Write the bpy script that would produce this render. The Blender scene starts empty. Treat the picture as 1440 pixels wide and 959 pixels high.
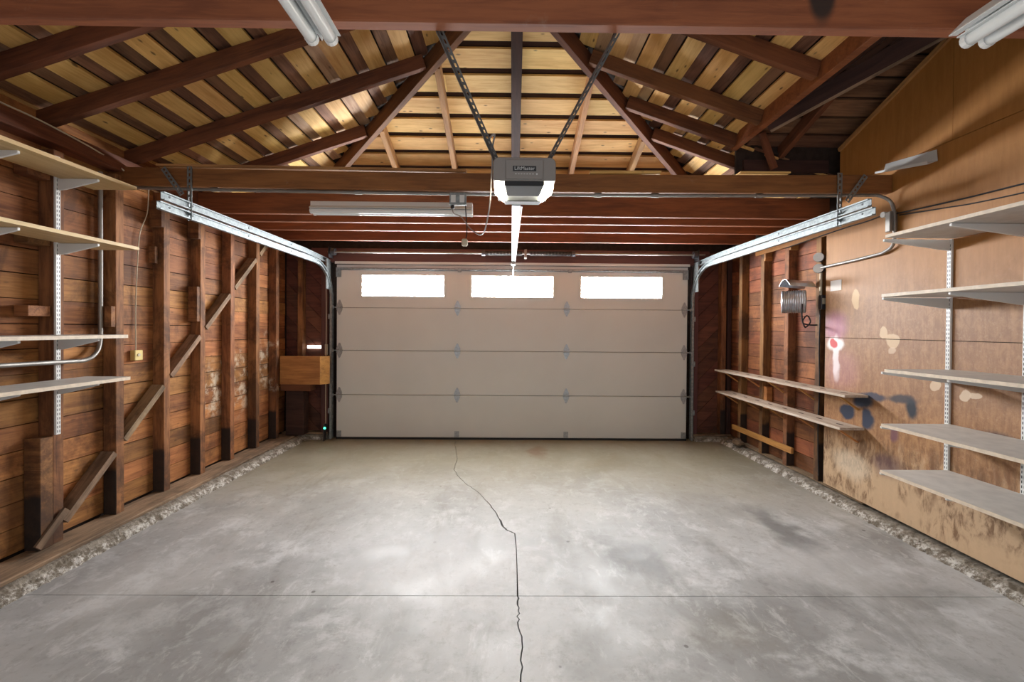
import bpy, bmesh, math, random
from mathutils import Vector, Matrix, Quaternion

rnd = random.Random(7)
R = math.radians
sc = bpy.context.scene
COL = sc.collection

# ------------------------------------------------------------------ camera
cam_d = bpy.data.cameras.new('camera')
cam_d.sensor_width = 36.0
cam_d.lens = 15.0
cam_d.shift_y = -12.3 / 1440
cam_d.clip_start = 0.02
cam = bpy.data.objects.new('camera', cam_d)
COL.objects.link(cam)
_y, _p, _r = R(.5), R(.5), .0076
fw = Vector((math.sin(_y) * math.cos(_p), math.cos(_y) * math.cos(_p), -math.sin(_p)))
r0 = Vector((math.cos(_y), -math.sin(_y), 0))
u0 = r0.cross(fw)
rr = r0 * math.cos(_r) + u0 * math.sin(_r)
uu = u0 * math.cos(_r) - r0 * math.sin(_r)
mc = Matrix((rr, uu, -fw)).transposed().to_4x4()
mc.translation = (0, 0, 1.37)
cam.matrix_world = mc
sc.camera = cam

# ------------------------------------------------------------------ sky and exposure
world = bpy.data.worlds.new('sky')
sc.world = world
world.use_nodes = True
bg = world.node_tree.nodes['Background']
bg.inputs[0].default_value = (.90, .95, 1.0, 1)
bg.inputs[1].default_value = .62          # overcast daylight; unseen rear wall left out so it fills from behind
WINDOW_LIGHT = 56.0                        # daylight in the three frosted panes of the door
LAMP_LIGHT = 118.0                          # the two lamps of the opener
sc.view_settings.view_transform = 'Standard'
sc.view_settings.look = 'None'
sc.view_settings.gamma = 1
sc.view_settings.use_curve_mapping = False
sc.view_settings.exposure = 0.66


# ------------------------------------------------------------------ material helpers
class NT:
    def __init__(self, name):
        self.m = bpy.data.materials.new(name)
        self.m.use_nodes = True
        self.t = self.m.node_tree
        self.t.nodes.clear()
        self.out = self.n('ShaderNodeOutputMaterial')
        self.b = self.n('ShaderNodeBsdfPrincipled')
        self.l(self.b.outputs[0], self.out.inputs[0])

    def n(self, t, **k):
        o = self.t.nodes.new(t)
        for a, v in k.items():
            setattr(o, a, v)
        return o

    def l(self, a, b):
        self.t.links.new(a, b)

    def put(self, sock, v):
        if hasattr(v, 'is_linked'):
            self.l(v, sock)
        else:
            if isinstance(v, (tuple, list)) and len(v) == 3 and sock.type == 'RGBA':
                v = (*v, 1)
            sock.default_value = v

    def math(self, op, a, b=0.0, c=None, clamp=False):
        o = self.n('ShaderNodeMath', operation=op, use_clamp=clamp)
        self.put(o.inputs[0], a)
        self.put(o.inputs[1], b)
        if c is not None:
            self.put(o.inputs[2], c)
        return o.outputs[0]

    def vmath(self, op, a, b=(0, 0, 0)):
        o = self.n('ShaderNodeVectorMath', operation=op)
        self.put(o.inputs[0], a)
        self.put(o.inputs[1], b)
        return o

    def mix(self, f, a, b, mode='MIX'):
        o = self.n('ShaderNodeMix', data_type='RGBA', blend_type=mode)
        self.put(o.inputs[0], f)
        self.put(o.inputs[6], a)
        self.put(o.inputs[7], b)
        return o.outputs[2]

    def noise(self, vec, scale, detail=4, rough=.55, dist=0.0):
        o = self.n('ShaderNodeTexNoise')
        self.l(vec, o.inputs['Vector'])
        o.inputs['Scale'].default_value = scale
        o.inputs['Detail'].default_value = detail
        o.inputs['Roughness'].default_value = rough
        o.inputs['Distortion'].default_value = dist
        return o.outputs['Fac']

    def mapping(self, vec, scale=(1, 1, 1), loc=(0, 0, 0)):
        o = self.n('ShaderNodeMapping')
        self.l(vec, o.inputs[0])
        o.inputs['Scale'].default_value = scale
        self.put(o.inputs['Location'], loc)
        return o.outputs[0]

    def step(self, v, a, b, c=0.0, d=1.0):
        o = self.n('ShaderNodeMapRange', interpolation_type='SMOOTHSTEP')
        self.put(o.inputs[0], v)
        for i, x in enumerate((a, b, c, d)):
            o.inputs[i + 1].default_value = x
        return o.outputs[0]

    def bump(self, h, strength=.3, dist=.003):
        o = self.n('ShaderNodeBump')
        o.inputs['Strength'].default_value = strength
        o.inputs['Distance'].default_value = dist
        self.l(h, o.inputs['Height'])
        self.l(o.outputs[0], self.b.inputs['Normal'])

    def done(self, col, rough=.6, metal=0.0):
        self.put(self.b.inputs['Base Color'], col)
        self.put(self.b.inputs['Roughness'], rough)
        self.b.inputs['Metallic'].default_value = metal
        return self.m

    def blob(self, vec, cen, rad, soft=.4):
        """mask of a stain: 1 inside the ellipsoid at cen with radii rad"""
        d = self.vmath('SUBTRACT', vec, cen).outputs[0]
        d = self.vmath('MULTIPLY', d, tuple(1 / r for r in rad)).outputs[0]
        ln = self.vmath('LENGTH', d).outputs['Value']
        return self.step(ln, 1.0 + soft * .5, 1.0 - soft * .5)


def wood(name, light, dark, var=.35, rough=.7, knots=0.0, black_base=False, smear=None, worn=0.0, stain=(), grime=0.0):
    t = NT(name)
    tc = t.n('ShaderNodeTexCoord').outputs['Object']
    ri = t.n('ShaderNodeObjectInfo').outputs['Random']
    comb = t.n('ShaderNodeCombineXYZ')
    t.l(t.math('MULTIPLY', ri, 37.0), comb.inputs[0])
    t.l(t.math('MULTIPLY', ri, 91.0), comb.inputs[1])
    off = t.vmath('ADD', tc, comb.outputs[0]).outputs[0]
    g = t.noise(t.mapping(off, (1.6, 22, 22)), 2.2, 6, .68, .8)
    g2 = t.noise(t.mapping(off, (.7, 4, 4)), 2.0, 3, .5, 1.2)
    f = t.step(t.math('ADD', t.math('MULTIPLY', g, .50), t.math('MULTIPLY', g2, .50)), .34, .64)
    col = t.mix(f, dark, light)
    val = t.math('ADD', t.math('MULTIPLY', ri, var), 1.0 - var * .55)
    hs = t.n('ShaderNodeHueSaturation')
    t.l(col, hs.inputs['Color'])
    t.l(val, hs.inputs['Value'])
    t.l(t.math('ADD', t.math('MULTIPLY', t.math('FRACT', t.math('MULTIPLY', ri, 13.7)), .018), .491), hs.inputs['Hue'])
    col = hs.outputs[0]
    if knots:
        v = t.n('ShaderNodeTexVoronoi')
        t.l(t.mapping(off, (4.0, 10.0, 1.0)), v.inputs['Vector'])
        v.inputs['Scale'].default_value = 1.6
        k = t.step(v.outputs['Distance'], .15, .05)
        col = t.mix(t.math('MULTIPLY', k, knots), col, tuple(c * .25 for c in dark))
    pos = t.n('ShaderNodeNewGeometry')
    if grime:
        gv = t.noise(t.mapping(pos.outputs['Position'], (1, 1, .8)), 2.6, 7, .72, .6)
        col = t.mix(t.math('MULTIPLY', t.step(gv, .44, .64), grime), col, tuple(c * .32 for c in dark))
    if worn:
        w = t.step(t.noise(pos.outputs['Position'], 5.0, 6, .7), .60, .74)
        col = t.mix(t.math('MULTIPLY', w, worn), col, (.42, .32, .22))
    if smear:
        n1 = t.noise(pos.outputs['Position'], 9.0, 5, .7)
        for cen, rad in smear:
            m = t.math('MULTIPLY', t.blob(pos.outputs['Position'], cen, rad, .9), t.math('MULTIPLY', t.step(n1, .46, .66), .75))
            col = t.mix(m, col, (.66, .56, .42))
    for cen, rad in stain:
        col = t.mix(t.math('MULTIPLY', t.blob(pos.outputs['Position'], cen, rad, .5), .92), col, (.012, .010, .009))
    if black_base:
        sp = t.n('ShaderNodeSeparateXYZ')
        t.l(pos.outputs['Position'], sp.inputs[0])
        sn = t.n('ShaderNodeSeparateXYZ')
        t.l(pos.outputs['True Normal'], sn.inputs[0])
        zz = t.math('ADD', sp.outputs[2], t.math('MULTIPLY', t.noise(pos.outputs['Position'], 6, 3), .10))
        m = t.math('MULTIPLY', t.step(zz, .46, .42), t.step(sn.outputs[1], -.3, -.6))
        col = t.mix(t.math('MULTIPLY', m, .93), col, (.010, .009, .009))
        m2 = t.math('MULTIPLY', t.step(zz, .55, .25), t.step(t.noise(pos.outputs['Position'], 14, 5, .7), .35, .6))
        col = t.mix(t.math('MULTIPLY', m2, .6), col, (.045, .025, .016))
    t.bump(g, .25, .002)
    return t.done(col, rough)


def plain(name, col, rough=.5, metal=0.0, nz=0.0, scale=20):
    t = NT(name)
    if nz:
        tc = t.n('ShaderNodeTexCoord').outputs['Object']
        f = t.noise(tc, scale, 4)
        c = t.mix(t.step(f, .3, .7), tuple(x * (1 - nz) for x in col), tuple(min(1, x * (1 + nz)) for x in col))
        return t.done(c, rough, metal)
    return t.done(col, rough, metal)


def emit(name, col, strength):
    t = NT(name)
    t.b.inputs['Emission Color'].default_value = (*col, 1)
    t.b.inputs['Emission Strength'].default_value = strength
    return t.done(col, .4)


M = {}
M['wall_board'] = wood('redwood_siding', (.46, .195, .060), (.19, .066, .020), .62, .75, .5, grime=.62,
                       smear=[((-2.75, 4.35, .80), (.3, .42, .30)), ((-2.75, 3.95, .74), (.3, .18, .2)), ((-2.75, 4.86, 1.0), (.3, .12, .3))])
M['stud'] = wood('old_stud_wood', (.36, .160, .055), (.13, .049, .017), .35, .75, 0, black_base=True, grime=.75,
                 smear=[((-2.7, 4.93, 1.18), (.2, .2, .035)), ((-2.7, 4.93, .70), (.2, .2, .07))])
M['red_board'] = wood('dark_red_siding', (.33, .115, .042), (.15, .045, .018), .5, .75, .5, grime=.6)
M['rafter'] = wood('rafter_wood', (.19, .066, .022), (.080, .026, .009), .3, .75)
M['beam'] = wood('tie_beam_wood', (.31, .110, .034), (.175, .056, .017), .12, .65, worn=.25, stain=[((1.012, 1.39, 2.48), (.046, .1, .105))])
M['joist'] = wood('joist_wood', (.27, .080, .026), (.14, .040, .014), .25, .7)
M['header'] = wood('header_wood', (.13, .045, .040), (.085, .028, .025), .15, .6)
M['pine'] = wood('pine_sheathing', (.80, .52, .185), (.58, .32, .085), .30, .65, .9)
M['tan_board'] = wood('tan_sheathing', (.58, .38, .21), (.36, .20, .10), .4, .7, .7)
M['brown_board'] = wood('brown_sheathing', (.26, .125, .065), (.11, .048, .026), .5, .75, .3)
M['jack'] = wood('pale_jack_rafter', (.50, .25, .09), (.26, .115, .04), .3, .7)
M['grey_wood'] = wood('weathered_wood', (.36, .24, .145), (.13, .085, .052), .3, .85, grime=.5)
M['shelf_wood'] = wood('pale_shelf_wood', (.72, .53, .28), (.56, .38, .17), .10, .5)
M['orange_wood'] = wood('orange_wood', (.58, .27, .075), (.34, .14, .04), .2, .6)
M['dark_wood'] = wood('dark_stained_wood', (.065, .027, .018), (.028, .011, .008), .3, .8)
M['diag'] = wood('diagonal_sheathing', (.17, .055, .030), (.075, .024, .014), .4, .75)
M['shingle'] = plain('tar_paper', (.03, .018, .013), .95, 0, .3)
M['white'] = plain('white_enamel', (.74, .75, .74), .4)
M['shelf_edge'] = plain('shelf_edge_band', (.66, .56, .44), .5, 0, .1, 30)
M['shelf_top'] = plain('shelf_melamine', (.62, .60, .57), .5, 0, .08, 14)
M['steel'] = plain('galvanised_steel', (.30, .335, .345), .52, .8, .2, 40)
M['bright_steel'] = plain('bright_ribbed_steel', (.55, .60, .66), .33, .9, .12, 30)
M['hinge_steel'] = plain('dull_hinge_steel', (.42, .45, .47), .42, .75, .15, 60)
M['conduit'] = plain('grey_conduit', (.30, .285, .265), .50, .75, .1, 12)
M['dark_steel'] = plain('dark_steel', (.10, .10, .11), .45, .7)
M['strap'] = plain('dull_steel_strap', (.14, .135, .13), .7, .3, .2, 60)
M['black'] = plain('black_rubber', (.012, .012, .013), .6)
M['grey_plastic'] = plain('grey_plastic', (.24, .22, .20), .5)
M['charcoal'] = plain('charcoal_plastic', (.030, .034, .034), .4)
M['plate'] = plain('nameplate_black', (.008, .008, .009), .35)
M['letter'] = plain('pale_lettering', (.55, .55, .53), .5)
M['label_grey'] = plain('silver_trim', (.50, .54, .54), .4, .4)
M['pane'] = emit('daylit_frosted_glass', (.98, .99, 1.0), WINDOW_LIGHT)
M['slot'] = emit('daylit_gap', (1, .98, .94), 3.0)
M['lamp'] = emit('opener_lamp', (1.0, .90, .70), LAMP_LIGHT)
M['green'] = emit('green_led', (.05, 1.0, .45), 3.0)
M['tube'] = plain('unlit_fluorescent_tube', (.80, .83, .83), .25)
M['fixture'] = plain('fixture_enamel', (.70, .72, .72), .35)
M['yellow'] = plain('yellowed_plastic', (.72, .58, .22), .5)
M['cable'] = plain('pale_cable', (.55, .48, .36), .6)
M['greycable'] = plain('grey_cable', (.30, .27, .25), .6)
M['paper'] = plain('white_paper', (.80, .76, .72), .8)


def m_door():
    t = NT('beige_steel_door')
    tc = t.n('ShaderNodeTexCoord').outputs['Object']
    n = t.noise(tc, 160, 2)
    n2 = t.noise(tc, 1.2, 3)
    t.bump(n, .18, .001)
    return t.done(t.mix(t.step(n2, .3, .7), (.665, .69, .665), (.71, .735, .71)), .5)
M['door'] = m_door()


def m_floor():
    t = NT('concrete_floor')
    p = t.n('ShaderNodeNewGeometry').outputs['Position']
    n1 = t.noise(p, .85, 5, .6, .4)
    n2 = t.noise(p, 3.2, 8, .68, .3)
    n3 = t.noise(p, 34, 5, .7)
    n4 = t.noise(t.mapping(p, (2.2, .7, 1)), 1.6, 6, .65, .8)
    col = t.mix(t.step(n1, .33, .66), (.285, .288, .288), (.50, .505, .51))
    col = t.mix(t.math('MULTIPLY', t.step(n2, .48, .66), .60), col, (.66, .67, .685))
    col = t.mix(t.math('MULTIPLY', t.step(n4, .52, .72), .50), col, (.19, .18, .16))
    col = t.mix(t.math('MULTIPLY', t.step(n3, .54, .72), .40), col, (.21, .20, .19))
    n5 = t.noise(p, 11, 8, .76)
    col = t.mix(t.math('MULTIPLY', t.step(n5, .50, .66), .38), col, (.19, .185, .17))
    n6 = t.noise(t.mapping(p, (1.6, .8, 1)), 6.5, 9, .75, .5)
    col = t.mix(t.math('MULTIPLY', t.step(n6, .52, .66), .40), col, (.70, .71, .72))
    vs = t.n('ShaderNodeTexVoronoi')
    t.l(p, vs.inputs['Vector'])
    vs.inputs['Scale'].default_value = 3.4
    col = t.mix(t.math('MULTIPLY', t.step(vs.outputs['Distance'], .045, .028), .75), col, (.05, .045, .04))
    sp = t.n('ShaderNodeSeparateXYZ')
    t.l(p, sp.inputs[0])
    # yellower towards the door: some dirt, plus the light's colour cast painted in
    dirt_cast = t.step(t.math('ADD', sp.outputs[1], t.math('MULTIPLY', n1, 1.6)), 3.2, 5.4)
    col = t.mix(t.math('MULTIPLY', dirt_cast, .78), col, (.22, .185, .10))
    warp = t.n('ShaderNodeTexNoise')
    t.l(p, warp.inputs['Vector'])
    warp.inputs['Scale'].default_value = 5.0
    warp.inputs['Detail'].default_value = 5
    wp = t.vmath('ADD', p, t.vmath('MULTIPLY', t.vmath('SUBTRACT', warp.outputs['Color'], (.5, .5, .5)).outputs[0], (.35, .35, 0)).outputs[0]).outputs[0]
    for c, r, a, k in [((.78, 2.52, 0), (.16, .20, 1), .6, (.10, .10, .10)), ((.62, 2.75, 0), (.05, .06, 1), .4, (.12, .12, .12)),
                       ((1.90, 2.90, 0), (.10, .34, 1), .6, (.08, .08, .08)), ((1.68, 2.2, 0), (.14, .14, 1), .45, (.13, .13, .12)),
                       ((1.55, 3.3, 0), (.28, .25, 1), .30, (.17, .16, .14)), ((2.2, 2.2, 0), (.28, .08, 1), .35, (.16, .16, .15)),
                       ((.33, 4.75, 0), (.10, .20, 1), .6, (.16, .07, .03)), ((-1.5, 2.0, 0), (.5, .16, 1), .30, (.17, .17, .16)),
                       ((-.45, 1.95, 0), (.10, .16, 1), .25, (.17, .17, .16)), ((.35, 1.75, 0), (.10, .16, 1), .3, (.15, .15, .14)),
                       ((-1.35, 3.2, 0), (.5, .35, 1), .22, (.19, .18, .165)), ((1.0, 1.9, 0), (.2, .12, 1), .3, (.19, .17, .12)),
                       ((-.45, 2.5, 0), (.55, .42, 1), .40, (.52, .52, .53)), ((1.9, 2.45, 0), (.32, .25, 1), .45, (.56, .56, .56)),
                       ((-1.9, 2.4, 0), (.3, .5, 1), .3, (.48, .475, .465)), ((1.2, 4.0, 0), (.5, .5, 1), .18, (.2, .18, .13)),
                       ((1.25, 2.75, 0), (.10, .09, 1), .3, (.16, .16, .15)), ((1.02, 4.3, 0), (.3, .2, 1), .25, (.2, .16, .09))]:
        col = t.mix(t.math('MULTIPLY', t.blob(wp, c, r, 1.1), a), col, k)
    rough = t.math('ADD', t.math('MULTIPLY', t.step(n2, .3, .7), .22), .40)
    t.bump(t.math('ADD', n3, t.math('MULTIPLY', n2, .7)), .16, .004)
    return t.done(col, rough)
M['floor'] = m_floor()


def m_curb():
    t = NT('chipped_curb_concrete')
    p = t.n('ShaderNodeNewGeometry').outputs['Position']
    n = t.noise(p, 15, 8, .78)
    n2 = t.noise(p, 60, 5, .7)
    c = t.mix(t.step(n, .38, .60), (.17, .14, .105), (.36, .32, .265))
    sp = t.n('ShaderNodeSeparateXYZ')
    t.l(p, sp.inputs[0])
    chips = t.math('MULTIPLY', t.math('MULTIPLY', t.step(n, .46, .60), t.step(n2, .36, .52)), t.step(sp.outputs[2], .044, .030))
    c = t.mix(t.math('MULTIPLY', chips, .8), c, (.80, .78, .74))
    t.bump(t.math('ADD', n, n2), .8, .012)
    return t.done(c, .9)
M['curb'] = m_curb()


def m_ply():
    t = NT('old_plywood')
    p = t.n('ShaderNodeNewGeometry').outputs['Position']
    g = t.noise(t.mapping(p, (1, 9, 1.1)), 3.2, 6, .65, .7)
    n1 = t.noise(p, 1.3, 4, .55)
    n3 = t.noise(p, 55, 3, .7)
    pm = t.noise(t.mapping(p, (1, 1.6, 1)), 16, 6, .72, .5)
    gm = t.math('ADD', t.math('MULTIPLY', g, .45), t.math('MULTIPLY', pm, .55))
    col = t.mix(t.step(gm, .38, .64), (.24, .108, .042), (.42, .225, .098))
    col = t.mix(t.math('MULTIPLY', t.step(n3, .52, .72), .30), col, (.55, .36, .21))
    sp = t.n('ShaderNodeSeparateXYZ')
    t.l(p, sp.inputs[0])
    z = sp.outputs[2]
    zn = t.math('ADD', z, t.math('MULTIPLY', t.math('SUBTRACT', n1, .5), .5))
    # the plywood turns a more orange brown higher up
    col = t.mix(t.math('MULTIPLY', t.step(zn, 1.45, 1.95), .88), col, t.mix(g, (.32, .125, .022), (.48, .215, .046)))
    # greyed, pinkish middle
    col = t.mix(t.math('MULTIPLY', t.math('MULTIPLY', t.step(zn, .75, 1.1), t.step(zn, 1.75, 1.4)), .30), col, (.37, .225, .15))
    # damp-bleached bottom with streaks
    st = t.noise(t.mapping(p, (1, 7, 1.6)), 3.0, 6, .7, .4)
    damp = t.step(t.math('ADD', z, t.math('MULTIPLY', t.math('SUBTRACT', st, .5), .55)), .62, .34)
    col = t.mix(t.math('MULTIPLY', damp, .80), col, (.60, .43, .27))
    low = t.math('MULTIPLY', t.math('MULTIPLY', t.step(t.noise(p, 3.1, 4, .6), .38, .54), 1.0), t.math('MULTIPLY', t.step(t.noise(t.mapping(p, (1, 9, 3.2)), 2.1, 7, .74, .5), .44, .62), t.math('MULTIPLY', t.step(z, .70, .50), t.step(z, .04, .15))))
    col = t.mix(t.math('MULTIPLY', low, .88), col, (.15, .072, .030))
    warp = t.n('ShaderNodeTexNoise')
    t.l(p, warp.inputs['Vector'])
    warp.inputs['Scale'].default_value = 9.0
    warp.inputs['Detail'].default_value = 4
    wp = t.vmath('ADD', p, t.vmath('MULTIPLY', t.vmath('SUBTRACT', warp.outputs['Color'], (.5, .5, .5)).outputs[0], (0, .065, .065)).outputs[0]).outputs[0]
    X = 2.68
    for y, zc, ry, rz, a, k, s in [
        (3.48, 1.40, .12, .11, .55, (.52, .20, .38), 1.2), (3.47, 1.26, .085, .055, .95, (.86, .82, .80), .5),
        (3.46, 1.17, .035, .16, .95, (.86, .82, .80), .5), (3.45, 1.04, .03, .08, .6, (.84, .80, .78), .8),
        (3.49, 1.265, .040, .04, .95, (.55, .03, .035), .4), (3.41, 1.05, .16, .16, .25, (.50, .22, .34), 1.2),
        (3.27, 1.62, .035, .075, .9, (.64, .44, .23), .15), (3.02, 1.36, .035, .045, .85, (.62, .45, .28), .15),
        (2.95, 1.31, .055, .045, .85, (.62, .45, .28), .2), (2.96, 1.245, .03, .03, .6, (.66, .50, .36), .3),
        (3.20, .84, .085, .06, 1.0, (.02, .03, .06), .6), (3.10, .895, .10, .03, .9, (.025, .035, .07), .6),
        (3.34, .735, .075, .055, 1.0, (.02, .03, .065), .5), (3.15, .71, .055, .075, 1.0, (.02, .03, .065), .5),
        (2.80, .86, .045, .065, 1.0, (.012, .018, .03), .8), (2.88, .91, .11, .03, .9, (.03, .035, .05), .9),
        (2.925, .655, .035, .045, .75, (.14, .055, .10), .6), (2.98, .42, .12, .08, .65, (.13, .07, .085), .9),
        (2.66, 1.03, .035, .035, .85, (.64, .49, .34), .2), (2.47, 1.0, .035, .032, .9, (.68, .53, .38), .2),
        (2.42, 1.01, .03, .022, .85, (.68, .53, .38), .2), (2.28, .76, .10, .06, .95, (.03, .035, .055), .9),
        (2.80, 1.09, .02, .02, .6, (.64, .49, .34), .2), (3.30, .33, .16, .10, .5, (.74, .64, .50), .9)]:
        col = t.mix(t.math('MULTIPLY', t.blob(wp, (X, y, zc), (1, ry, rz), s), a), col, k)
    t.bump(t.math('ADD', g, n3), .15, .002)
    return t.done(col, .55)
M['ply'] = m_ply()
M['ply_top'] = None


# ------------------------------------------------------------------ object helpers
def link(o, parent=None):
    COL.objects.link(o)
    if parent is not None:
        o.parent = parent
    return o


def tag(o, label=None, cat=None, group=None, kind=None):
    if label: o['label'] = label
    if cat: o['category'] = cat
    if group: o['group'] = group
    if kind: o['kind'] = kind
    return o


def thing(name, label, cat, loc=(0, 0, 0), group=None, kind=None):
    o = bpy.data.objects.new(name, None)
    o.location = loc
    o.empty_display_size = .05
    link(o)
    return tag(o, label, cat, group, kind)


def wloc(o):
    v = Vector((0, 0, 0))
    while o is not None:
        v += o.location
        o = o.parent
    return v


def obj(name, bm, mat, parent=None, smooth=False, bevel=0.0):
    """world-space bmesh -> one mesh object with its origin at its own centre"""
    if bevel:
        bmesh.ops.bevel(bm, geom=[e for e in bm.edges], offset=bevel, segments=1, affect='EDGES')
    bmesh.ops.recalc_face_normals(bm, faces=bm.faces)
    vs = [v.co for v in bm.verts]
    c = Vector([(min(v[i] for v in vs) + max(v[i] for v in vs)) / 2 for i in range(3)])
    bmesh.ops.translate(bm, verts=bm.verts, vec=-c)
    me = bpy.data.meshes.new(name)
    bm.to_mesh(me)
    bm.free()
    me.materials.append(M[mat] if isinstance(mat, str) else mat)
    if smooth:
        for p in me.polygons:
            p.use_smooth = True
        me.set_sharp_from_angle(angle=R(40))
    o = bpy.data.objects.new(name, me)
    o.location = c - (wloc(parent) if parent is not None else Vector((0, 0, 0)))
    return link(o, parent)


def box(bm, x0, x1, y0, y1, z0, z1):
    v = [bm.verts.new((x, y, z)) for x in (x0, x1) for y in (y0, y1) for z in (z0, z1)]
    for f in ((0, 1, 3, 2), (4, 6, 7, 5), (0, 4, 5, 1), (2, 3, 7, 6), (0, 2, 6, 4), (1, 5, 7, 3)):
        bm.faces.new([v[i] for i in f])
    return bm


def boxo(name, mat, parent, *d, bevel=0.0):
    return obj(name, box(bmesh.new(), *d), mat, parent, bevel=bevel)


def prism(bm, pts, vec):
    """polygon pts (3D) extruded by vec"""
    vec = Vector(vec)
    a = [bm.verts.new(p) for p in pts]
    b = [bm.verts.new(Vector(p) + vec) for p in pts]
    n = len(pts)
    bm.faces.new(a)
    bm.faces.new(b[::-1])
    for i in range(n):
        bm.faces.new((a[i], b[i], b[(i + 1) % n], a[(i + 1) % n]))
    return bm


def sweep(bm, path, prof, side, closed=True):
    """profile (list of (s,n)) along a path; s along 'side', n along side x tangent"""
    path = [Vector(p) for p in path]
    side = Vector(side).normalized()
    rings = []
    for i, p in enumerate(path):
        a = path[max(i - 1, 0)]
        b = path[min(i + 1, len(path) - 1)]
        t = (b - a).normalized()
        n = side.cross(t).normalized()
        rings.append([bm.verts.new(p + side * s + n * q) for s, q in prof])
    k = len(prof)
    for r1, r2 in zip(rings, rings[1:]):
        for j in range(k if closed else k - 1):
            bm.faces.new((r1[j], r1[(j + 1) % k], r2[(j + 1) % k], r2[j]))
    if closed:
        bm.faces.new(rings[0][::-1])
        bm.faces.new(rings[-1])
    return bm


def tube(bm, pts, r, seg=8):
    pts = [Vector(p) for p in pts]
    rings = []
    up = Vector((.13, .21, .97))
    for i, p in enumerate(pts):
        a = pts[max(i - 1, 0)]
        b = pts[min(i + 1, len(pts) - 1)]
        t = (b - a).normalized()
        if abs(t.dot(up)) > .97:
            up = Vector((.9, .3, .1))
        n = (up - t * up.dot(t)).normalized()
        m = t.cross(n)
        up = n
        rings.append([bm.verts.new(p + (n * math.cos(2 * math.pi * k / seg) + m * math.sin(2 * math.pi * k / seg)) * r) for k in range(seg)])
    for r1, r2 in zip(rings, rings[1:]):
        for j in range(seg):
            bm.faces.new((r1[j], r1[(j + 1) % seg], r2[(j + 1) % seg], r2[j]))
    bm.faces.new(rings[0][::-1])
    bm.faces.new(rings[-1])
    return bm


def smooth_path(pts, n=6):
    pts = [Vector(p) for p in pts]
    out = []
    for i in range(len(pts) - 1):
        p0, p1, p2, p3 = pts[max(i - 1, 0)], pts[i], pts[i + 1], pts[min(i + 2, len(pts) - 1)]
        for k in range(n):
            t = k / n
            out.append(.5 * ((2 * p1) + (p2 - p0) * t + (2 * p0 - 5 * p1 + 4 * p2 - p3) * t * t + (3 * p1 - p0 - 3 * p2 + p3) * t ** 3))
    out.append(pts[-1])
    return out


def disc(bm, c, axis, r, h, seg=20):
    axis = Vector(axis).normalized()
    return tube(bm, [Vector(c), Vector(c) + axis * h], r, seg)


def plank(name, p0, p1, w, t, mat, parent, up=(0, 0, 1), bevel=0.0, sag=0.0, jitter=0.0):
    """board from p0 to p1 (centre line); w across, t along 'up'; local X runs along the grain"""
    p0, p1 = Vector(p0), Vector(p1)
    d = p1 - p0
    L = d.length
    d.normalize()
    upv = Vector(up)
    upv = (upv - d * upv.dot(d)).normalized()
    s = upv.cross(d)
    bm = bmesh.new()
    n = 10 if sag else 1
    rings = []
    for i in range(n + 1):
        x = -L / 2 + L * i / n
        q = -sag * (1 - (2 * i / n - 1) ** 2)
        rings.append([bm.verts.new((x, a * w / 2, b * t / 2 + q)) for a, b in ((-1, -1), (1, -1), (1, 1), (-1, 1))])
    for r1, r2 in zip(rings, rings[1:]):
        for j in range(4):
            bm.faces.new((r1[j], r2[j], r2[(j + 1) % 4], r1[(j + 1) % 4]))
    bm.faces.new(rings[0])
    bm.faces.new(rings[-1][::-1])
    if bevel:
        bmesh.ops.bevel(bm, geom=[e for e in bm.edges], offset=bevel, segments=1, affect='EDGES')
    bmesh.ops.recalc_face_normals(bm, faces=bm.faces)
    me = bpy.data.meshes.new(name)
    bm.to_mesh(me)
    bm.free()
    me.materials.append(M[mat])
    o = bpy.data.objects.new(name, me)
    mw = Matrix((d, s, upv)).transposed().to_4x4()
    if jitter:
        mw = mw @ Matrix.Rotation(rnd.uniform(-jitter, jitter), 4, 'X')
    mw.translation = (p0 + p1) / 2 - (wloc(parent) if parent is not None else Vector((0, 0, 0)))
    o.matrix_local = mw
    link(o, parent)
    return o


def grid_plate(bm, us, vs, holes, P, vec):
    """flat plate made of grid cells (us x vs) with the cells in 'holes' left open, extruded by vec; P(u,v)->point"""
    vec = Vector(vec)
    solid = {(i, j) for i in range(len(us) - 1) for j in range(len(vs) - 1)} - set(holes)
    cache = {}

    def V(i, j, k):
        if (i, j, k) not in cache:
            cache[(i, j, k)] = bm.verts.new(Vector(P(us[i], vs[j])) + vec * k)
        return cache[(i, j, k)]
    for i, j in solid:
        q = [(i, j), (i + 1, j), (i + 1, j + 1), (i, j + 1)]
        bm.faces.new([V(a, b, 0) for a, b in q])
        bm.faces.new([V(a, b, 1) for a, b in q][::-1])
        for (di, dj), (e0, e1) in (((0, -1), (0, 1)), ((1, 0), (1, 2)), ((0, 1), (2, 3)), ((-1, 0), (3, 0))):
            if (i + di, j + dj) not in solid:
                a, b = q[e0], q[e1]
                bm.faces.new((V(*a, 0), V(*a, 1), V(*b, 1), V(*b, 0)))
    return bm


def perforated(name, mat, parent, p0, p1, w, side, thick, n):
    """flat steel strip with a row of slots"""
    p0, p1 = Vector(p0), Vector(p1)
    d = p1 - p0
    L = d.length
    d.normalize()
    side = Vector(side).normalized()
    nn = d.cross(side)
    us = [0]
    holes = []
    for k in range(n):
        c = L * (k + .5) / n
        us += [c - L / n * .28, c + L / n * .28]
        holes.append((2 * k + 1, 1))
    us.append(L)
    vs = [-w / 2, -w * .16, w * .16, w / 2]
    bm = grid_plate(bmesh.new(), us, vs, holes, lambda u, v: p0 + d * u + side * v, nn * thick)
    return obj(name, bm, mat, parent)


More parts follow.
